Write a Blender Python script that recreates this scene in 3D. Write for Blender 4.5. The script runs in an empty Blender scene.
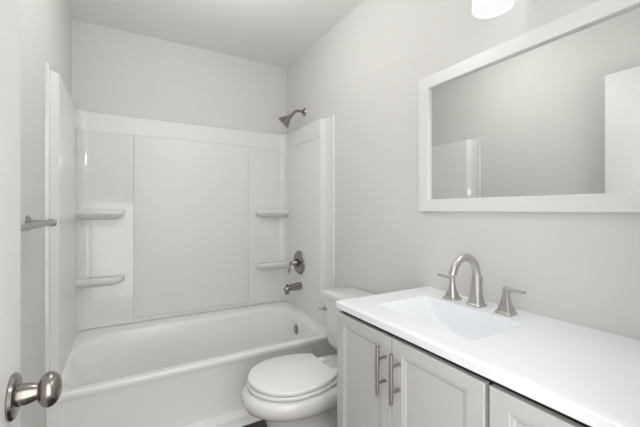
import bpy, bmesh, math
from mathutils import Vector, Matrix
PI = math.pi
C = bpy.context.scene.collection
S = bpy.context.scene
H = 1.195                      # eye height

# ------------------------------------------------------------ camera, world, lights, exposure
cd = bpy.data.cameras.new('camera'); cam = bpy.data.objects.new('camera', cd); C.objects.link(cam)
cam.location = (0, 0, H); cam.rotation_euler = (PI/2, 0, -math.radians(29.95))
cd.sensor_width = 36; cd.lens = 335/640*36; cd.shift_y = -3.5/640; cd.clip_start = 0.02
S.camera = cam
W = bpy.data.worlds.new('world'); S.world = W; W.use_nodes = True
bg = W.node_tree.nodes['Background']; bg.inputs[0].default_value = (1, 0.985, 0.958, 1); bg.inputs[1].default_value = 3.25
S.view_settings.view_transform = 'Standard'; S.view_settings.look = 'None'
S.view_settings.gamma = 1; S.view_settings.use_curve_mapping = False
S.view_settings.exposure = 0.10
LAMP_W = 5.8                   # each of the three vanity bulbs
FILL_W = 10.2                  # added fill light overhead, unseen
BULB_C = (1, 0.995, 0.985)
GLOW = 0.78                    # shade glass

# ------------------------------------------------------------ materials
def mat(name, col, rough=0.5, metal=0.0, coat=0.0, bump=None, spec=0.5, var=0.0, aniso=0.0):
    m = bpy.data.materials.new(name); m.use_nodes = True
    nt = m.node_tree; b = nt.nodes['Principled BSDF']
    b.inputs['Base Color'].default_value = (*col, 1); b.inputs['Roughness'].default_value = rough
    b.inputs['Metallic'].default_value = metal; b.inputs['Coat Weight'].default_value = coat
    b.inputs['Coat Roughness'].default_value = 0.14; b.inputs['Specular IOR Level'].default_value = spec
    tc = nt.nodes.new('ShaderNodeTexCoord')
    if bump:
        n = nt.nodes.new('ShaderNodeTexNoise'); n.inputs['Scale'].default_value = bump[0]; n.inputs['Detail'].default_value = 3
        nt.links.new(tc.outputs['Object'], n.inputs['Vector'])
        bp = nt.nodes.new('ShaderNodeBump'); bp.inputs['Strength'].default_value = bump[1]; bp.inputs['Distance'].default_value = 0.002
        nt.links.new(n.outputs['Fac'], bp.inputs['Height']); nt.links.new(bp.outputs['Normal'], b.inputs['Normal'])
    if var:
        n2 = nt.nodes.new('ShaderNodeTexNoise'); n2.inputs['Scale'].default_value = 6
        nt.links.new(tc.outputs['Object'], n2.inputs['Vector'])
        mx = nt.nodes.new('ShaderNodeMix'); mx.data_type = 'RGBA'
        mx.inputs['A'].default_value = (*[c*(1-var) for c in col], 1); mx.inputs['B'].default_value = (*[min(1, c*(1+var)) for c in col], 1)
        nt.links.new(n2.outputs['Fac'], mx.inputs['Factor']); nt.links.new(mx.outputs['Result'], b.inputs['Base Color'])
    return m
M = {}
M['wall'] = mat('wall_paint', (0.70, 0.692, 0.672), 0.75, bump=(180, 0.08), spec=0.25, var=0.01)
M['ceiling'] = mat('ceiling_paint', (0.85, 0.858, 0.84), 0.9, bump=(120, 0.1), spec=0.1, var=0.01)
M['acrylic'] = mat('white_acrylic', (0.765, 0.768, 0.76), 0.07, coat=0.0, var=0.005)
M['panel'] = mat('satin_acrylic', (0.785, 0.788, 0.78), 0.42, var=0.005)
M['tub'] = mat('tub_acrylic', (0.86, 0.862, 0.846), 0.22, coat=0.15, var=0.005)
M['china'] = mat('white_china', (0.765, 0.76, 0.748), 0.1, coat=0.4, var=0.005)
M['plastic'] = mat('white_plastic', (0.86, 0.86, 0.858), 0.3, var=0.005)
M['counter'] = mat('white_cultured_marble', (0.845, 0.87, 0.905), 0.25, coat=0.1, var=0.006)
M['cabinet'] = mat('cabinet_paint', (0.53, 0.529, 0.523), 0.4, bump=(300, 0.03), var=0.006)
M['door'] = mat('door_paint', (0.83, 0.832, 0.838), 0.45, bump=(200, 0.04), var=0.006)
M['trim'] = mat('trim_paint', (0.85, 0.85, 0.85), 0.4, bump=(200, 0.03), var=0.006)
M['mirror_frame'] = mat('mirror_frame_paint', (0.75, 0.753, 0.758), 0.35, bump=(200, 0.03), var=0.006)
M['nickel'] = mat('brushed_nickel', (0.56, 0.545, 0.52), 0.34, 1.0, bump=(600, 0.05), var=0.03)
M['dark_nickel'] = mat('satin_dark_nickel', (0.33, 0.305, 0.285), 0.24, 1.0, bump=(600, 0.05), var=0.03)
M['towel'] = mat('brushed_bar_metal', (0.40, 0.395, 0.385), 0.35, 1.0, bump=(600, 0.05), var=0.03)
M['pull'] = mat('bar_pull_metal', (0.36, 0.335, 0.32), 0.38, 1.0, bump=(600, 0.05), var=0.03)
M['shadow_gap'] = mat('gap_shade_dark', (0.06, 0.055, 0.05), 0.8, var=0.05)  # near-black colour standing in for shade in the gap
M['rubber'] = mat('black_rubber', (0.03, 0.03, 0.03), 0.6, var=0.05)
M['mirror'] = mat('silvered_glass', (0.86, 0.875, 0.87), 0.0, 1.0)
def wood():
    m = bpy.data.materials.new('dark_plank_floor'); m.use_nodes = True; nt = m.node_tree; b = nt.nodes['Principled BSDF']
    tc = nt.nodes.new('ShaderNodeTexCoord'); br = nt.nodes.new('ShaderNodeTexBrick')
    br.inputs['Color1'].default_value = (0.075, 0.052, 0.042, 1); br.inputs['Color2'].default_value = (0.10, 0.072, 0.058, 1)
    br.inputs['Mortar'].default_value = (0.02, 0.015, 0.012, 1); br.inputs['Scale'].default_value = 1
    br.inputs['Brick Width'].default_value = 1.2; br.inputs['Row Height'].default_value = 0.15; br.inputs['Mortar Size'].default_value = 0.002
    mp = nt.nodes.new('ShaderNodeMapping'); mp.inputs['Scale'].default_value = (2, 30, 1)
    n = nt.nodes.new('ShaderNodeTexNoise'); n.inputs['Scale'].default_value = 3; n.inputs['Detail'].default_value = 6
    mx = nt.nodes.new('ShaderNodeMix'); mx.data_type = 'RGBA'; mx.blend_type = 'MULTIPLY'; mx.inputs['Factor'].default_value = 0.6
    nt.links.new(tc.outputs['Object'], br.inputs['Vector']); nt.links.new(tc.outputs['Object'], mp.inputs['Vector'])
    nt.links.new(mp.outputs['Vector'], n.inputs['Vector']); nt.links.new(br.outputs['Color'], mx.inputs['A'])
    nt.links.new(n.outputs['Color'], mx.inputs['B']); nt.links.new(mx.outputs['Result'], b.inputs['Base Color'])
    b.inputs['Roughness'].default_value = 0.4
    return m
M['floor'] = wood()
def glow(name, col, strength, transp):
    m = bpy.data.materials.new(name); m.use_nodes = True; nt = m.node_tree; nt.nodes.clear()
    o = nt.nodes.new('ShaderNodeOutputMaterial'); e = nt.nodes.new('ShaderNodeEmission')
    e.inputs[0].default_value = (*col, 1); e.inputs[1].default_value = strength
    d = nt.nodes.new('ShaderNodeBsdfTranslucent'); d.inputs[0].default_value = (0.3, 0.3, 0.3, 1)
    a = nt.nodes.new('ShaderNodeAddShader'); nt.links.new(e.outputs[0], a.inputs[0]); nt.links.new(d.outputs[0], a.inputs[1])
    if transp:
        t = nt.nodes.new('ShaderNodeBsdfTransparent'); x = nt.nodes.new('ShaderNodeMixShader'); x.inputs[0].default_value = 1-transp
        nt.links.new(t.outputs[0], x.inputs[1]); nt.links.new(a.outputs[0], x.inputs[2]); nt.links.new(x.outputs[0], o.inputs[0])
    else:
        nt.links.new(a.outputs[0], o.inputs[0])
    return m
M['shade'] = glow('frosted_glass', (0.96, 0.98, 1.0), GLOW, 0.45)
M['dome'] = glow('fill_dome_glass', (1, 0.985, 0.97), FILL_W*0.06, 0.3)
M['bulb'] = glow('lit_bulb', (1, 0.98, 0.95), GLOW*4, 0.6)

# ------------------------------------------------------------ mesh helpers
def box(bm, x0, x1, y0, y1, z0, z1, bev=0.0, seg=2):
    r = bmesh.ops.create_cube(bm, size=1)
    vs = r['verts']
    for v in vs:
        v.co = ((x0+x1)/2+v.co.x*(x1-x0), (y0+y1)/2+v.co.y*(y1-y0), (z0+z1)/2+v.co.z*(z1-z0))
    if bev:
        es = {e for v in vs for e in v.link_edges}
        bmesh.ops.bevel(bm, geom=list(es), offset=bev, segments=seg, affect='EDGES', profile=0.5)
def loft(bm, rings, cap0=True, cap1=True, closed=True):
    R = [[bm.verts.new(p) for p in r] for r in rings]
    n = len(R[0])
    for a, b in zip(R, R[1:]):
        for i in range(n if closed else n-1):
            j = (i+1) % n
            try: bm.faces.new((a[i], a[j], b[j], b[i]))
            except ValueError: pass
    if cap0: bm.faces.new(list(reversed(R[0])))
    if cap1: bm.faces.new(R[-1])
    return R
def lathe(bm, prof, origin, axis, n=32):
    """prof: (r, distance along axis)"""
    ax = Vector(axis).normalized()
    u = ax.orthogonal().normalized(); w = ax.cross(u)
    o = Vector(origin)
    rings = [[o+ax*h+(u*math.cos(2*PI*i/n)+w*math.sin(2*PI*i/n))*max(r, 1e-4) for i in range(n)] for r, h in prof]
    loft(bm, rings)
def tube(bm, pts, rad, n=16):
    pts = [Vector(p) for p in pts]
    rad = rad if isinstance(rad, (list, tuple)) else [rad]*len(pts)
    rings = []; prev = None
    for i, p in enumerate(pts):
        t = (pts[min(i+1, len(pts)-1)]-pts[max(i-1, 0)]).normalized()
        if prev is None: u = t.orthogonal().normalized()
        else: u = (prev-t*prev.dot(t)).normalized()
        prev = u; w = t.cross(u)
        rings.append([p+(u*math.cos(2*PI*k/n)+w*math.sin(2*PI*k/n))*rad[i] for k in range(n)])
    loft(bm, rings)
def rrect(x0, x1, y0, y1, z, rs, k=8, m=10):
    """rounded rectangle ring; rs = corner radii (x0y0, x1y0, x1y1, x0y1); z number or function of (x, y)"""
    if not isinstance(rs, (list, tuple)): rs = [rs]*4
    cs = [(x0+rs[0], y0+rs[0], PI, rs[0]), (x1-rs[1], y0+rs[1], 1.5*PI, rs[1]), (x1-rs[2], y1-rs[2], 0, rs[2]), (x0+rs[3], y1-rs[3], PI/2, rs[3])]
    arcs = [[(cx+r*math.cos(a0+PI/2*i/k), cy+r*math.sin(a0+PI/2*i/k)) for i in range(k+1)] for cx, cy, a0, r in cs]
    P = []
    for q in range(4):
        P += arcs[q]
        a, b = arcs[q][-1], arcs[(q+1) % 4][0]
        P += [(a[0]+(b[0]-a[0])*i/m, a[1]+(b[1]-a[1])*i/m) for i in range(1, m)]
    return [Vector((x, y, z(x, y) if callable(z) else z)) for x, y in P]
def obj(name, bm, m, parent=None, smooth=True, angle=35):
    bmesh.ops.recalc_face_normals(bm, faces=bm.faces)
    me = bpy.data.meshes.new(name); bm.to_mesh(me); bm.free()
    me.materials.append(m)
    if smooth:
        for p in me.polygons: p.use_smooth = True
        me.set_sharp_from_angle(angle=math.radians(angle))
    o = bpy.data.objects.new(name, me); C.objects.link(o)
    if parent:
        o.parent = parent
        base = parent
        while base.parent: base = base.parent
        o.matrix_parent_inverse = Matrix.Identity(4)
        if parent == base: me.transform(Matrix.Translation(-base.location))
        else: me.transform(Matrix.Translation(-base.location))
    return o
def NB(): return bmesh.new()
def thing(name, loc, label, cat, group=None):
    o = bpy.data.objects.new(name, None); C.objects.link(o); o.location = loc; o.empty_display_size = 0.05
    o['label'] = label; o['category'] = cat
    if group: o['group'] = group
    return o
def tag(o, label, cat): o['label'] = label; o['category'] = cat; return o
def struct(name, bm, m, label, cat, smooth=False):
    o = obj(name, bm, m, None, smooth); o['kind'] = 'structure'; tag(o, label, cat); return o
def bx(*a, **k):
    bm = NB(); box(bm, *a, **k); return bm

# ------------------------------------------------------------ room shell
XL, XR, YB, YF, ZC = -0.312, 1.219, 2.697, 0.155, 2.44
TY0, TY1, TX0, TX1 = 1.878, 2.694, XL+0.0006, XR-0.0006   # the tub's outside
DX0, DX1, DZ = -0.215, 0.60, 2.05           # doorway in the front wall
struct('floor', bx(XL-0.1, XR+0.1, -1.2, YB+0.1, -0.08, 0), M['floor'], 'dark brown wood plank floor at the foot of the tub', 'floor')
struct('ceiling', bx(XL-0.1, XR+0.1, YF-0.12, YB+0.1, ZC, ZC+0.08), M['ceiling'], 'flat off-white painted ceiling over the bathroom', 'ceiling')
struct('wall_left', bx(XL-0.1, XL, YF-0.12, YB+0.1, 0, ZC), M['wall'], 'pale greige wall on the left carrying the towel bar', 'wall')
struct('wall_back', bx(XL, XR, YB, YB+0.1, 0, ZC), M['wall'], 'pale greige back wall above the tub surround', 'wall')
struct('wall_right', bx(XR, XR+0.1, YF-0.12, YB+0.1, 0, ZC), M['wall'], 'pale greige wall on the right carrying the mirror', 'wall')
bm = NB()
box(bm, XL, DX0, YF-0.12, YF, 0, ZC); box(bm, DX1, XR, YF-0.12, YF, 0, ZC); box(bm, DX0, DX1, YF-0.12, YF, DZ, ZC)
struct('wall_front', bm, M['wall'], 'pale greige wall around the doorway the view comes through', 'wall')
def baseboard(name, x0, x1, y0, y1, label):
    struct(name, bx(x0, x1, y0, y1, 0, 0.085, bev=0.004), M['trim'], label, 'baseboard', True)
baseboard('baseboard_left', XL, XL+0.013, YF, 1.832, 'white baseboard along the left wall below the towel bar')
baseboard('baseboard_right', XR-0.013, XR, 1.11, 1.832, 'white baseboard on the right wall behind the toilet')
bm = NB()
prof = [(0, 0), (-0.017, 0), (-0.0155, 0.007), (-0.011, 0.013), (-0.005, 0.0165), (0, 0.018)]
loft(bm, [[Vector((x, TY0-0.0442+a, b)) for a, b in prof] for x in (XL+0.013, XR-0.013)])
struct('trim_1', bm, M['trim'], 'white quarter-round strip on the floor along the tub apron', 'trim', True)

# ------------------------------------------------------------ open door with its knob
DXF, DYE = -0.196, 0.936                       # face plane and latch edge
door = struct('door_1', bx(DXF-0.035, DXF, YF+0.012, DYE, 0.008, 2.045, bev=0.0015), M['door'], 'plain white door standing open along the left wall', 'door', True)
kz, ky = H-0.366, 0.870
bm = NB(); lathe(bm, [(0.0, 0), (0.043, 0), (0.044, 0.003), (0.041, 0.008), (0.033, 0.011), (0.028, 0.012), (0.0, 0.012)], (DXF, ky, kz), (1, 0, 0), 40)
ros = obj('knob_rosette', bm, M['dark_nickel'], door)
bm = NB(); lathe(bm, [(0.0, 0), (0.021, 0.0), (0.0205, 0.014), (0.0165, 0.027), (0.0145, 0.032), (0.0145, 0.038), (0.0, 0.038)], (DXF+0.010, ky, kz), (1, 0, 0), 32)
obj('knob_neck', bm, M['dark_nickel'], door)
bm = NB()
pr = [(0.0, 0.0), (0.014, 0.0)]
for i in range(1, 20):
    a = PI*i/20; pr.append((0.034*math.sin(a)**0.9 if math.sin(a) > 0 else 0, 0.018-0.0205*math.cos(a)))
pr = [(r, h) for r, h in pr if h >= 0] + [(0.0, 0.0387)]
pr[0:2] = [(0.0, pr[2][1]-0.002), (0.0135, pr[2][1]-0.002)]
lathe(bm, pr, (DXF+0.041, ky, kz), (1, 0, 0), 40)
obj('knob', bm, M['dark_nickel'], door)
bm = NB(); box(bm, DXF-0.030, DXF-0.005, DYE-0.0005, DYE+0.0015, kz-0.028, kz+0.028, bev=0.0006)
obj('latch_plate', bm, M['dark_nickel'], door)

# ------------------------------------------------------------ bathtub
def sm(t): t = max(0, min(1, t)); return t*t*(3-2*t)
def zr(x, y): return 0.368+0.042*sm((y-1.95)/0.42)
tub = thing('bathtub', ((TX0+TX1)/2, (TY0+TY1)/2, 0), 'white alcove bathtub with a flat apron and an overflow plate', 'bathtub')
def zrm(d): return lambda x, y: zr(x, y)-d
bm = NB()
R_ = [rrect(TX0, TX1, TY0-0.044, TY1, 0.0, 0.004), rrect(TX0, TX1, TY0-0.042, TY1, 0.036, 0.004), rrect(TX0, TX1, TY0-0.036, TY1, 0.043, 0.004), rrect(TX0, TX1, TY0+0.004, TY1, 0.052, 0.004), rrect(TX0, TX1, TY0+0.006, TY1, 0.064, 0.004), rrect(TX0, TX1, TY0+0.006, TY1, 0.318, 0.004),
      rrect(TX0, TX1, TY0+0.004, TY1, 0.330, 0.004), rrect(TX0, TX1, TY0+0.001, TY1, 0.338, 0.004),
      rrect(TX0, TX1, TY0, TY1, zrm(0.009), 0.004), rrect(TX0, TX1, TY0+0.0025, TY1, zrm(0.003), 0.004),
      rrect(TX0+0.001, TX1-0.001, TY0+0.009, TY1-0.001, zrm(0.0), 0.006)]
def basin(l, r, f, b, z, rl, rr): return rrect(TX0+l, TX1-r, TY0+f, TY1-b, z, [rl*0.3, rr*0.7, rr, rl], 8, 10)
R_ += [basin(0.040, 0.085, 0.062, 0.150, zrm(0.0), 0.27, 0.14),
       basin(0.044, 0.091, 0.068, 0.158, zrm(0.004), 0.27, 0.14),
       basin(0.051, 0.097, 0.077, 0.166, zrm(0.014), 0.27, 0.14),
       basin(0.060, 0.101, 0.084, 0.171, zrm(0.035), 0.27, 0.14),
       basin(0.110, 0.109, 0.094, 0.180, 0.26, 0.26, 0.14),
       basin(0.200, 0.122, 0.118, 0.194, 0.16, 0.25, 0.14),
       basin(0.270, 0.140, 0.135, 0.210, 0.10, 0.22, 0.13),
       basin(0.320, 0.175, 0.165, 0.240, 0.078, 0.18, 0.11),
       basin(0.420, 0.260, 0.240, 0.310, 0.070, 0.12, 0.08)]
loft(bm, R_)
obj('tub_shell', bm, M['tub'], tub, angle=50)
ox, oy, oz = TX1-0.098, 2.29, H-0.905
bm = NB(); lathe(bm, [(0, 0), (0.042, 0), (0.043, 0.004), (0.037, 0.011), (0.02, 0.015), (0, 0.016)], (ox, oy, oz), (-1, 0, 0.08), 32)
ov = obj('overflow_plate', bm, M['dark_nickel'], tub)
bm = NB(); lathe(bm, [(0, 0), (0.006, 0), (0.006, 0.004), (0, 0.005)], (ox-0.014, oy, oz), (-1, 0, 0.08), 16); obj('screw', bm, M['nickel'], ov)
bm = NB(); lathe(bm, [(0, 0), (0.035, 0), (0.036, 0.003), (0, 0.006)], (TX1-0.34, oy, 0.0705), (0, 0, 1), 24); obj('tub_drain', bm, M['dark_nickel'], tub)

# ------------------------------------------------------------ tub surround
ST = H+0.648
sur = thing('tub_surround', ((XL+XR)/2, YB, 0.41), 'glossy white moulded wall surround with corner shelves above the tub', 'tub surround')
P0, P1, PB = 0.007, 0.034, 0.034            # flange and panel thickness
YL, YLS, YR, YRS = 1.886, 1.962, 1.926, 2.024   # front edge and step, left then right
def profile(d=0.0, k=10, step=True):
    """inner face of the left half, then mirrored; d pushes it into the room"""
    mid = (XL+XR)/2
    def half(y0, ys):
        L = []
        if step:
            L += [(XL+P0+d, y0), (XL+P0+d, ys), (XL+P0+d+0.002, ys+0.003), (XL+P1+d-0.003, ys+0.026), (XL+P1+d-0.0008, ys+0.029), (XL+P1+d, ys+0.034)]
        else:
            L += [(XL+P1+d, ys+0.036)] if ys == YRS else [(XL+P1-0.002, YB-0.13), (XL+P1+d*0.5, YB-0.11)]
        r = 0.062-d
        cx, cy = XL+P1+d+r, YB-PB-d-r
        for i in range(k+1):
            a = PI-PI/2*i/k; L.append((cx+r*math.cos(a), cy+r*math.sin(a)))
        return L
    return half(YL, YLS)+[(2*mid-x, y) for x, y in reversed(half(YR, YRS))]
def panel(prof, zb, zt, top_round=0.006):
    bm = NB()
    inn = prof
    mid = (XL+XR)/2
    def outp(p):
        x, y = p
        return (XL+0.001 if x < mid else XR-0.001, y) if y < YB-0.11 else None
    # rings across: bottom wall side, bottom inner, top inner, top wall side
    def inset(p, e):
        x, y = p
        if y < YB-0.1: return (x-e if x < mid else x+e, y)
        return (x-(e*0.7 if x < mid else -e*0.7) if abs(x-mid) > 0.66 else x, y+e)
    def wall(p):
        x, y = p
        return (min(max(x, XL+0.002), XR-0.002), YB-0.001) if y >= YB-0.1 else (XL+0.001 if x < mid else XR-0.001, y)
    rows = [[Vector((*wall(p), zb(*p))) for p in inn], [Vector((*p, zb(*p))) for p in inn],
            [Vector((*p, zt-top_round)) for p in inn],
            [Vector((*inset(p, 0.002), zt-0.002)) for p in inn], [Vector((*inset(p, top_round), zt)) for p in inn],
            [Vector((*wall(p), zt)) for p in inn]]
    R = [[bm.verts.new(q) for q in r] for r in rows]
    for a, b in zip(R, R[1:]+R[:1]):
        for i in range(len(a)-1):
            bm.faces.new((a[i], a[i+1], b[i+1], b[i]))
    bm.faces.new([r[0] for r in R]); bm.faces.new([r[-1] for r in reversed(R)])
    return bm
obj('wall_panel', panel(profile(), lambda x, y: zr(x, y)+0.0035, ST), M['acrylic'], sur, angle=40)
obj('top_band', panel(profile(0.0035, step=False), lambda x, y: H+0.520, ST-0.002), M['panel'], sur, angle=40)
bm = NB(); box(bm, 0.040, 0.860, YB-PB-0.009, YB-PB+0.002, H-0.75, H+0.519, bev=0.006, seg=3)
obj('centre_panel', bm, M['panel'], sur)
for s in (-1, 1):
    bm = NB()
    pr = [(0.0005, -0.010), (0.010, -0.0085), (0.0145, -0.003), (0.0145, 0.003), (0.010, 0.0085), (0.0005, 0.010)]
    xw = XL if s < 0 else XR
    yb_ = (YL if s < 0 else YR)-0.004
    loft(bm, [[Vector((xw-s*a, yb_+b, z)) for a, b in pr] for z in (zr(0, 1.92)+0.001, ST+0.0)])
    obj('trim_bead', bm, M['acrylic'], sur)
def shelf(side, z):
    bm = NB()
    xw = XL+P1-0.002; L = 0.268; D = 0.086; yb = YB-PB+0.004
    def out(e, zz):
        pts = [(xw, yb), (xw, yb-D+e)]
        n = 12
        for i in range(n+1):
            a = -PI/2+PI/2*i/n; r = max(0.004, 0.045-e*0.4)
            pts.append((xw+L-e-r+r*math.cos(a), yb-D+e+r+r*math.sin(a)))
        pts.append((xw+L-e, yb))
        mid = (XL+XR)/2
        if side > 0: pts = [(2*mid-x, y) for x, y in pts]
        return [Vector((x, y, zz)) for x, y in pts]
    loft(bm, [out(0.064, z-0.066), out(0.030, z-0.052), out(0.010, z-0.040), out(0.002, z-0.031), out(0.0, z-0.024), out(0.0, z-0.010), out(0.003, z-0.003), out(0.010, z), out(0.018, z-0.004)])
    obj('shelf', bm, M['acrylic'], sur, angle=60)
for s in (-1, 1):
    shelf(s, H+0.003); shelf(s, H-0.440 if s < 0 else H-0.435)

# ------------------------------------------------------------ shower head, valve, spout
FY = 2.36
sh = thing('shower_sprayer', (XR, FY, H+0.776), 'dark nickel shower head on a bent arm high on the right wall', 'shower head')
bm = NB(); lathe(bm, [(0, 0), (0.031, 0), (0.031, 0.003), (0.026, 0.010), (0.013, 0.014), (0, 0.014)], (XR, FY, H+0.776), (-1, 0, 0)); obj('flange', bm, M['dark_nickel'], sh)
bm = NB()
pts = [(XR-0.008, FY, H+0.776), (XR-0.05, FY, H+0.777)]
for i in range(1, 9):
    a = math.radians(50)*i/8; pts.append((XR-0.05-0.06*math.sin(a), FY, H+0.777-0.06*(1-math.cos(a))))
e = Vector(pts[-1]); dr = Vector((-math.cos(math.radians(50)), 0, -math.sin(math.radians(50))))
pts.append(tuple(e+dr*0.034)); tube(bm, pts, 0.0105); obj('arm', bm, M['dark_nickel'], sh)
o = e+dr*0.030; dr = Vector((-0.62, 0.38, -0.67)).normalized()
bm = NB(); lathe(bm, [(0, 0), (0.012, 0), (0.015, 0.004), (0.016, 0.012), (0.014, 0.018), (0.018, 0.024), (0.025, 0.036), (0.037, 0.056), (0.049, 0.080), (0.0515, 0.087), (0.049, 0.090), (0, 0.090)], o, dr, 40); hd = obj('head', bm, M['dark_nickel'], sh)
bm = NB(); lathe(bm, [(0, 0.0885), (0.042, 0.0885), (0.042, 0.0905), (0.03, 0.0915), (0, 0.092)], o, dr, 32); obj('spray_face', bm, M['pull'], hd)
XP = XR-P1                                   # face of the side panel
VZ = H-0.415; VY = 2.378
va = thing('shower_valve', (XP, VY, VZ), 'round nickel shower valve plate with a lever above the tub spout', 'shower valve')
bm = NB(); lathe(bm, [(0, 0), (0.090, 0), (0.093, 0.004), (0.089, 0.013), (0.078, 0.020), (0.070, 0.021), (0.062, 0.017), (0.050, 0.019), (0.038, 0.022), (0, 0.022)], (XP, VY, VZ), (-1, 0, 0), 48); obj('escutcheon', bm, M['dark_nickel'], va)
bm = NB(); lathe(bm, [(0, 0.014), (0.033, 0.014), (0.033, 0.026), (0.028, 0.032), (0.0, 0.032)], (XP, VY, VZ), (-1, 0, 0), 32); obj('dark_collar', bm, M['rubber'], va)
bm = NB(); lathe(bm, [(0, 0.024), (0.026, 0.024), (0.023, 0.045), (0.017, 0.060), (0.013, 0.066), (0.012, 0.083), (0.0, 0.085)], (XP, VY, VZ), (-1, 0, 0), 32); hn = obj('handle_hub', bm, M['dark_nickel'], va)
bm = NB(); tube(bm, [(XP-0.078, VY+0.004, VZ+0.014), (XP-0.082, VY, VZ), (XP-0.088, VY-0.002, VZ-0.03), (XP-0.094, VY-0.004, VZ-0.058), (XP-0.098, VY-0.004, VZ-0.072)], [0.006, 0.009, 0.008, 0.0105, 0.006]); obj('lever', bm, M['dark_nickel'], hn)
sp = thing('tub_spout', (XP, FY, H-0.60), 'nickel tub spout with a diverter knob below the valve', 'tub spout')
bm = NB()
rings = []
for d, zc, hh, ww in ((0, 0, .029, .028), (0.006, 0, .030, .029), (0.04, -0.002, .0285, .027), (0.08, -0.006, .025, .025), (0.11, -0.010, .022, .023), (0.130, -0.013, .019, .021), (0.139, -0.016, .012, .015)):
    rings.append([Vector((XP-d, FY+ww*math.copysign(abs(math.cos(a))**.8, math.cos(a)), H-0.595+zc+hh*math.copysign(abs(math.sin(a))**.8, math.sin(a)))) for a in [2*PI*i/28 for i in range(28)]])
loft(bm, rings); 
lathe(bm, [(0, 0), (0.017, 0), (0.018, 0.03), (0, 0.03)], (XP-0.118, FY, H-0.648), (0, 0, 1), 24)
obj('spout_body', bm, M['dark_nickel'], sp)
bm = NB(); lathe(bm, [(0, 0), (0.005, 0), (0.005, 0.014), (0.010, 0.018), (0.010, 0.024), (0.006, 0.028), (0, 0.028)], (XP-0.118, FY, H-0.598), (0, 0, 1), 20); obj('diverter_knob', bm, M['dark_nickel'], sp)

# ------------------------------------------------------------ towel bar
BX, BZ = -0.240, H-0.047
tb = thing('towel_bar', (XL, 1.28, BZ), 'brushed nickel towel bar on the left wall beside the open door', 'towel bar')
bm = NB(); tube(bm, [(BX, 0.975, BZ), (BX, 1.30, BZ), (BX, 1.60, BZ)], 0.0095); obj('bar', bm, M['towel'], tb)
for y in (1.0, 1.572):
    bm = NB(); lathe(bm, [(0, 0), (0.028, 0), (0.028, 0.004), (0.022, 0.010), (0.012, 0.014), (0.0095, 0.03), (0.0095, 0.055), (0.013, 0.062), (0.014, 0.074), (0.010, 0.084), (0, 0.086)], (XL, y, BZ), (1, 0, 0), 32)
    obj('post', bm, M['towel'], tb)

# ------------------------------------------------------------ toilet
TC = 1.500
to = thing('toilet', (0.85, TC, 0), 'white two-piece toilet with closed lid between tub and vanity', 'toilet')
def egg(x0, x1, hw, z, back=0.6, n=48, pw=2.0, split=0.5):
    """x0 front tip, x1 rear, hw half width, back = rear half width ratio"""
    xs = x0+(x1-x0)*split
    P = []
    for i in range(n):
        a = PI/2+PI*i/(n-1)               # front half: +y to -y through the tip
        P.append((xs+(xs-x0)*math.cos(a), hw*math.sin(a)))
    k = 12; Q = []
    for i in range(1, k+1):
        t = i/k; Q.append((xs+(x1-xs)*t, hw*(1-(1-back)*t**pw)))
    P = P+[(x, -y) for x, y in Q]+[(x, y) for x, y in reversed(Q)]
    return [Vector((x, TC+y, z)) for x, y in P]
bm = NB()
loft(bm, [egg(0.585, 1.10, 0.118, 0.0, 0.8), egg(0.590, 1.10, 0.115, 0.02, 0.8), egg(0.588, 1.09, 0.106, 0.09, 0.8), egg(0.578, 1.09, 0.108, 0.16, 0.85),
          egg(0.562, 1.10, 0.120, 0.21, 0.85), egg(0.540, 1.12, 0.140, 0.240, 0.8, split=0.4), egg(0.498, 1.15, 0.168, 0.260, 0.72, split=0.36), egg(0.471, 1.17, 0.186, 0.280, 0.68, split=0.34), egg(0.458, 1.18, 0.195, 0.303, 0.66, split=0.33),
          egg(0.457, 1.19, 0.197, 0.325, 0.64, split=0.33), egg(0.464, 1.19, 0.194, 0.342, 0.64, split=0.33), egg(0.476, 1.188, 0.186, 0.3525, 0.64, split=0.33), egg(0.50, 1.17, 0.17, 0.3555, 0.64, split=0.33)])
obj('bowl', bm, M['china'], to, angle=60)
for s in (-1, 1):
    bm = NB(); lathe(bm, [(0, 0), (0.014, 0), (0.013, 0.008), (0.006, 0.014), (0, 0.015)], (0.90, TC+s*0.118, 0.0), (0, 0, 1), 20); obj('bolt_cap', bm, M['plastic'], to)
    # trapway bulge on the pedestal's side
    bm = NB(); tube(bm, [(0.86, TC+s*0.085, 0.23), (0.90, TC+s*0.10, 0.25), (0.96, TC+s*0.10, 0.22), (1.0, TC+s*0.09, 0.15), (0.96, TC+s*0.085, 0.09), (0.90, TC+s*0.085, 0.06)], [0.02, 0.035, 0.04, 0.036, 0.03, 0.02]); obj('trapway', bm, M['china'], to, angle=60)
bm = NB()
def ring_set(x0, x1, hw, z0, z1, r, back):
    return [egg(x0+r, x1-r, hw-r, z0, back, pw=2.2), egg(x0+r*.3, x1-r*.3, hw-r*.3, z0+r*.3, back, pw=2.2), egg(x0, x1, hw, z0+r, back, pw=2.2),
            egg(x0, x1, hw, z1-r, back, pw=2.2), egg(x0+r*.3, x1-r*.3, hw-r*.3, z1-r*.3, back, pw=2.2), egg(x0+r, x1-r, hw-r, z1, back, pw=2.2)]
loft(bm, ring_set(0.487, 0.905, 0.187, 0.3605, 0.3775, 0.005, 0.70)); obj('seat', bm, M['plastic'], to, angle=60)
bm = NB(); loft(bm, ring_set(0.491, 0.888, 0.187, 0.3825, 0.402, 0.005, 0.70)); obj('lid', bm, M['plastic'], to, angle=60)
for s in (-1, 1):
    bm = NB(); box(bm, 0.89, 0.935, TC+s*0.07-0.02, TC+s*0.07+0.02, 0.355, 0.388, bev=0.006, seg=3); obj('hinge', bm, M['plastic'], to)
bm = NB()
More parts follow.
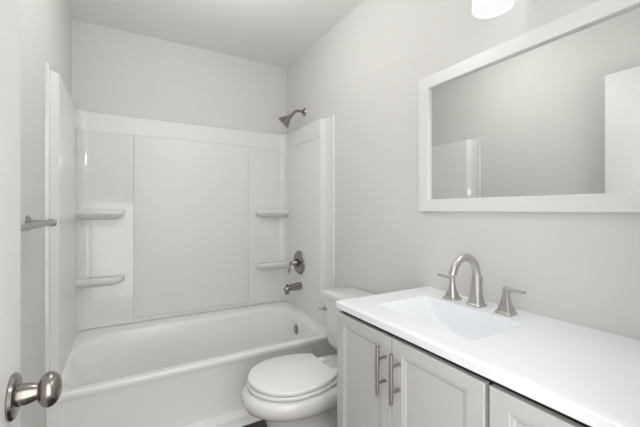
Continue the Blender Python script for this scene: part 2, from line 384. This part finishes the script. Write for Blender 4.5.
loft(bm, [rrect(1.045, 1.195, TC-0.185, TC+0.185, 0.392, 0.05), rrect(1.022, 1.2, TC-0.198, TC+0.198, 0.405, 0.05), rrect(1.014, 1.203, TC-0.206, TC+0.206, 0.435, 0.045), rrect(1.006, 1.205, TC-0.222, TC+0.222, 0.686, 0.035)])
tk = obj('tank', bm, M['china'], to, angle=50)
bm = NB()
loft(bm, [rrect(0.994, 1.207, TC-0.230, TC+0.230, 0.6865, 0.03), rrect(0.988, 1.209, TC-0.237, TC+0.237, 0.691, 0.03), rrect(0.987, 1.210, TC-0.239, TC+0.239, 0.710, 0.03), rrect(0.990, 1.209, TC-0.236, TC+0.236, 0.7195, 0.03), rrect(0.997, 1.203, TC-0.229, TC+0.229, 0.7215, 0.025)])
obj('tank_lid', bm, M['china'], to, angle=50)
bm = NB(); hy, hz, hx = TC+0.186, 0.620, 1.0095
lathe(bm, [(0, 0), (0.016, 0), (0.016, 0.005), (0.010, 0.009), (0.007, 0.024), (0, 0.025)], (hx, hy, hz), (-1, 0, 0), 24)
fl = obj('flush_handle', bm, M['nickel'], to)
bm = NB(); tube(bm, [(hx-0.020, hy-0.004, hz), (hx-0.026, hy+0.006, hz), (hx-0.034, hy+0.016, hz-0.001), (hx-0.038, hy+0.020, hz-0.001)], [0.006, 0.006, 0.005, 0.003]); obj('flush_lever', bm, M['nickel'], fl)

# ------------------------------------------------------------ vanity cabinet
VX, VY0, VY1 = 0.728, 0.172, 1.098
CT, CB = H-0.357, H-0.383
vn = thing('vanity_cabinet', (0.97, (VY0+VY1)/2, 0), 'light grey white shaker vanity cabinet under the white sink top', 'vanity cabinet')
bm = NB(); g = 0.016; zt = CB-0.0004
box(bm, VX, XR-0.002, VY1-g, VY1, 0.0, zt); box(bm, VX, XR-0.002, VY0, VY0+g, 0.0, zt)            # ends
box(bm, XR-0.012, XR-0.002, VY0+g, VY1-g, 0.10, zt-0.03); box(bm, VX+0.001, XR-0.012, VY0+g, VY1-g, 0.10, 0.118)
for a, b in ((VY0+g, VY0+0.035), (0.455, 0.497), (VY1-0.035, VY1-g)): box(bm, VX, VX+0.02, a, b, 0.118, zt-0.028)   # face frame
box(bm, VX, VX+0.02, VY0+g, VY1-g, zt-0.062, zt-0.028)
box(bm, VX+0.065, VX+0.08, VY0+g, VY1-g, 0.0, 0.10)
obj('cabinet_body', bm, M['cabinet'], vn, smooth=False)
bm = NB(); box(bm, VX+0.012, VX+0.02, VY0+g, VY1-g, CB-0.0284, CB-0.0006); obj('gap_shade_strip', bm, M['shadow_gap'], vn, smooth=False)  # dark strip painted as the shadow between sink top and doors
def shaker(y0, y1, z0, z1, st=0.045):
    bm = NB(); xf, xb = VX-0.020, VX-0.0005
    def r(e, x):
        k = e-0.009*(e >= st)
        return [Vector((x, y0+e, z0+e)), Vector((x, y1-e, z0+e)), Vector((x, y1-e, z1-k)), Vector((x, y0+e, z1-k))]
    loft(bm, [r(0, xb), r(0, xf+0.002), r(0.002, xf), r(st, xf), r(st+0.002, xf+0.0025), r(st+0.008, xf+0.003), r(st+0.014, xf+0.006)])
    d = obj('door', bm, M['cabinet'], vn, smooth=False); return d
def pull(par, y, z0, z1):
    x = VX-0.020-0.034
    bm = NB(); lathe(bm, [(0, 0), (0.0052, 0), (0.006, 0.001), (0.006, z1-z0-0.001), (0.0052, z1-z0), (0, z1-z0)], (x, y, z0), (0, 0, 1), 24)
    for z in (z0+0.037, z1-0.037):
        lathe(bm, [(0, 0), (0.0048, 0), (0.0048, 0.034), (0, 0.034)], (x, y, z), (1, 0, 0), 16)
    obj('bar_pull', bm, M['pull'], par)
dt = H-0.397
d1 = shaker(0.789, 1.096, 0.115, dt); pull(d1, 0.813, H-0.575, H-0.425)
d2 = shaker(0.477, 0.786, 0.115, dt); pull(d2, 0.7505, H-0.575, H-0.425)
d3 = shaker(0.176, 0.465, 0.115, dt); pull(d3, 0.215, H-0.575, H-0.425)

# ------------------------------------------------------------ sink top
CX0, CX1, CY0, CY1 = 0.709, XR-0.001, 0.160, 1.108
BX0, BX1, BY0, BY1 = 0.815, 1.078, 0.583, 0.993
st = thing('sink_top', ((CX0+CX1)/2, (CY0+CY1)/2, CB), 'glossy white vanity top with a moulded rectangular sink', 'sink top')
def depth(x, y):
    if not (BX0 < x < BX1 and BY0 < y < BY1): return 0.0
    D = 0.112
    t = min(1.0, (BY1-y)/0.24)
    ds = [(x-BX0)*2.4, (BX1-x)*4.0, (y-BY0)*2.4, D*(1-(1-t)**2.4)*1.04]
    k = 70.0
    v = -math.log(sum(math.exp(-k*d) for d in ds+[D]))/k
    return max(0.0, min(v, D))
def lin(a, b, n): return [a+(b-a)*i/n for i in range(n+1)]
def edge(a, b, n):      # denser near both ends
    return [a+(b-a)*(0.5-0.5*math.cos(PI*i/n)) for i in range(n+1)]
rb = 0.003
xs = [CX0+rb]+lin(CX0+0.03, BX0-0.03, 2)+[BX0-0.004]+edge(BX0, BX1, 40)+[BX1+0.004]+lin(BX1+0.03, CX1-0.03, 2)+[CX1]
ys = [CY0]+lin(CY0+0.03, BY0-0.03, 4)+[BY0-0.004]+edge(BY0, BY1, 60)+[BY1+0.004]+lin(BY1+0.02, CY1-0.02, 2)+[CY1-rb]
bm = NB()
G = [[bm.verts.new((x, y, CT-depth(x, y))) for y in ys] for x in xs]
for i in range(len(xs)-1):
    for j in range(len(ys)-1): bm.faces.new((G[i][j], G[i+1][j], G[i+1][j+1], G[i][j+1]))
def loop():
    return [G[0][j] for j in range(len(ys))]+[G[i][-1] for i in range(1, len(xs))]+[G[-1][j] for j in range(len(ys)-2, -1, -1)]+[G[i][0] for i in range(len(xs)-2, 0, -1)]
Lp = loop()
def ringv(e, z):
    out = []
    for v in Lp:
        x, y = v.co.x, v.co.y
        if v in G[0]: x = CX0+rb-e
        if v.co.y > CY1-rb-1e-6: y = CY1-rb+e
        out.append(bm.verts.new((x, y, z)))
    return out
prev = Lp
for e, z in ((rb*0.7, CT-rb*0.3), (rb, CT-rb), (rb, CB+0.002), (rb-0.002, CB)):
    cur = ringv(e, z)
    for i in range(len(cur)):
        j = (i+1) % len(cur); bm.faces.new((prev[i], prev[j], cur[j], cur[i]))
    prev = cur
slab = obj('top_slab', bm, M['counter'], st, angle=60)
for p in slab.data.polygons:
    if abs(p.normal.z) < 0.1 and not BX0-0.01 < p.center.x+st.location.x < BX1+0.01 or p.center.y+st.location.y > CY1-0.004: p.use_smooth = False
bm = NB(); lathe(bm, [(0, 0), (0.022, 0), (0.023, 0.002), (0.018, 0.004), (0, 0.006)], (0.95, 0.75, CT-0.1115), (0, 0, 1), 24); obj('sink_drain', bm, M['nickel'], st)

# ------------------------------------------------------------ faucet
FX, FYc = 1.132, 0.793
fa = thing('faucet', (FX, FYc, CT), 'brushed nickel gooseneck faucet with two lever handles behind the sink', 'faucet')
def sq(cx, cy, hx, hy, z, c=0.25):
    P = []
    for sx, sy in ((1, 1), (-1, 1), (-1, -1), (1, -1)):
        a = (cx+sx*hx, cy+sy*hy*(1-c)); b = (cx+sx*hx*(1-c), cy+sy*hy)
        P += [a, b] if sx*sy > 0 else [b, a]
    return [Vector((x, y, z)) for x, y in P]
def plinth(bm, cx, cy, prof, c=0.22):
    loft(bm, [sq(cx, cy, r, r, CT+z, cc) for r, z, cc in prof])
bm = NB()
plinth(bm, FX, FYc, [(0.0275, 0.0, .2), (0.0275, 0.007, .2), (0.0255, 0.010, .2), (0.0225, 0.012, .22), (0.0215, 0.020, .25), (0.0180, 0.042, .35), (0.0165, 0.066, .5), (0.0152, 0.092, .55), (0.0142, 0.112, .58), (0.0136, 0.123, .58)])
pts, rad = [], []
R0 = 0.066
for i in range(0, 25):
    a = PI*i/24*0.93
    pts.append((FX-R0+R0*math.cos(a), FYc, CT+0.119+R0*math.sin(a))); rad.append(0.0142-0.0012*i/24)
tube(bm, pts, rad, 20)
spt = obj('spout', bm, M['nickel'], fa, angle=30)
tp = pts[-1]
bm = NB(); lathe(bm, [(0, 0), (0.0135, 0), (0.0140, 0.003), (0.0135, 0.010), (0, 0.010)], (tp[0]-0.001, tp[1], tp[2]+0.003), (-0.2, 0, -1), 20); obj('aerator', bm, M['nickel'], spt)
bm = NB(); lathe(bm, [(0, 0), (0.0026, 0), (0.0026, 0.085), (0.006, 0.090), (0.0065, 0.098), (0.003, 0.104), (0, 0.104)], (FX+0.0295, FYc, CT), (0, 0, 1), 16); obj('lift_rod', bm, M['nickel'], spt)
for s, y in ((1, FYc+0.108), (-1, FYc-0.113)):
    bm = NB()
    plinth(bm, FX, y, [(0.0275, 0.0, .2), (0.0275, 0.006, .2), (0.0255, 0.009, .2), (0.0215, 0.011, .22), (0.0200, 0.018, .25), (0.0148, 0.036, .3), (0.0112, 0.056, .4), (0.0098, 0.068, .45), (0.0100, 0.072, .45), (0.0095, 0.088, .45), (0.0075, 0.092, .45)])
    hh = obj('handle', bm, M['nickel'], fa, angle=25)
    bm = NB()
    rings = []
    for d, hw, ht, dz in ((-0.006, .006, .006, 0.082), (0.012, .0062, .0058, 0.084), (0.035, .0065, .0048, 0.086), (0.060, .0075, .0048, 0.087), (0.066, .0068, .0042, 0.087)):
        rings.append([Vector((FX-0.004+hw*cx, y+s*d, CT+dz+ht*cz)) for cx, cz in ((1, .5), (.5, 1), (-.5, 1), (-1, .5), (-1, -.5), (-.5, -1), (.5, -1), (1, -.5))])
    loft(bm, rings); obj('lever', bm, M['nickel'], hh, angle=25)

# ------------------------------------------------------------ framed mirror
MY0, MY1, MZ0, MZ1, MF = 0.165, 1.143, H-0.007, H+0.614, 0.055
mi = thing('wall_mirror', (XR, (MY0+MY1)/2, (MZ0+MZ1)/2), 'wide rectangular wall mirror in a flat white frame above the sink', 'mirror')
def rr(e, x): return [Vector((x, MY0+e, MZ0+e)), Vector((x, MY1-e, MZ0+e)), Vector((x, MY1-e, MZ1-e)), Vector((x, MY0+e, MZ1-e))]
bm = NB(); loft(bm, [rr(0, XR-0.0005), rr(0, XR-0.020), rr(0.0015, XR-0.022), rr(MF-0.0015, XR-0.022), rr(MF, XR-0.0205), rr(MF, XR-0.004)], cap1=False)
obj('mirror_frame', bm, M['mirror_frame'], mi, smooth=False)
bm = NB(); box(bm, XR-0.0075, XR-0.0025, MY0+MF-0.003, MY1-MF+0.003, MZ0+MF-0.003, MZ1-MF+0.003); obj('mirror_glass', bm, M['mirror'], mi, smooth=False)

# ------------------------------------------------------------ three-shade vanity light
LX, LZ = 1.088, H+0.692
LYS = (0.700, 0.480, 0.260)
vl = thing('vanity_light', (XR, LYS[1], LZ+0.20), 'vanity light with frosted white glass shades on the wall above the mirror', 'wall light')
bm = NB(); box(bm, XR-0.025, XR-0.0005, LYS[2]-0.06, LYS[0]+0.06, LZ+0.15, LZ+0.25, bev=0.006, seg=3); obj('back_plate', bm, M['nickel'], vl)
for y in LYS:
    bm = NB(); tube(bm, [(XR-0.02, y, LZ+0.20), (XR-0.10, y, LZ+0.220), (LX+0.015, y, LZ+0.21), (LX, y, LZ+0.19), (LX, y, LZ+0.155)], 0.008); obj('arm', bm, M['nickel'], vl)
    bm = NB(); lathe(bm, [(0, 0.135), (0.032, 0.135), (0.034, 0.145), (0.022, 0.165), (0, 0.166)], (LX, y, LZ), (0, 0, 1), 32); obj('shade_holder', bm, M['nickel'], vl)
    bm = NB()
    pr = [(0.064, 0.0), (0.0655, 0.003), (0.065, 0.012), (0.0635, 0.05), (0.060, 0.09), (0.051, 0.122), (0.030, 0.137), (0.030, 0.133), (0.049, 0.118), (0.057, 0.088), (0.0605, 0.05), (0.062, 0.012), (0.0615, 0.002)]
    ns = 40
    rings = [[Vector((LX+r*math.cos(2*PI*i/ns), y+r*math.sin(2*PI*i/ns), LZ+h)) for i in range(ns)] for r, h in pr]
    rings.append(rings[0]); loft(bm, rings[:-1], False, False)
    bmesh.ops.bridge_loops(bm, edges=[e for e in bm.edges if e.is_boundary])
    obj('lamp_shade', bm, M['shade'], vl, angle=60)
    bm = NB(); pb = [(0.0, 0.018)]+[(0.028*math.sin(PI*i/12), 0.046-0.028*math.cos(PI*i/12)) for i in range(1, 10)]+[(0.014, 0.085), (0.013, 0.125), (0, 0.126)]
    lathe(bm, pb, (LX, y, LZ), (0, 0, 1), 24); obj('bulb', bm, M['bulb'], vl, angle=60)
    ld = bpy.data.lights.new('bulb_light', 'SPOT'); ld.spot_size = math.radians(172); ld.spot_blend = 0.5; ld.energy = LAMP_W; ld.color = BULB_C; ld.shadow_soft_size = 0.025
    lo = bpy.data.objects.new('bulb_light', ld); C.objects.link(lo); lo.parent = vl
    lo.location = Vector((LX, y, LZ+0.046))-vl.location
    lo.rotation_euler = Vector((-1, 0.25, -0.40)).to_track_quat('-Z', 'Y').to_euler()      # added spot in the bulb, aimed into the room to spare the wall

# ------------------------------------------------------------ added fill light on the ceiling, unseen above the frame
cx, cy = 0.38, 1.50
cl = thing('added_fill_light', (cx, cy, ZC), 'added round fill light, unseen overhead, with a white glass dome', 'added fill light')
bm = NB(); lathe(bm, [(0, 0), (0.15, 0), (0.152, 0.01), (0.145, 0.022), (0, 0.022)], (cx, cy, ZC-0.0005), (0, 0, -1), 40); obj('base', bm, M['nickel'], cl)
bm = NB(); lathe(bm, [(0, 0.0225), (0.138, 0.0225), (0.132, 0.042), (0.11, 0.06), (0.07, 0.072), (0, 0.078)], (cx, cy, ZC), (0, 0, -1), 40); obj('fill_glass_dome', bm, M['dome'], cl)
ld = bpy.data.lights.new('fill_light', 'POINT'); ld.shadow_soft_size = 0.08; ld.energy = FILL_W; ld.color = (1, 0.995, 0.985)
lo = bpy.data.objects.new('fill_light', ld); C.objects.link(lo); lo.parent = cl; lo.location = (0, 0, -0.155)
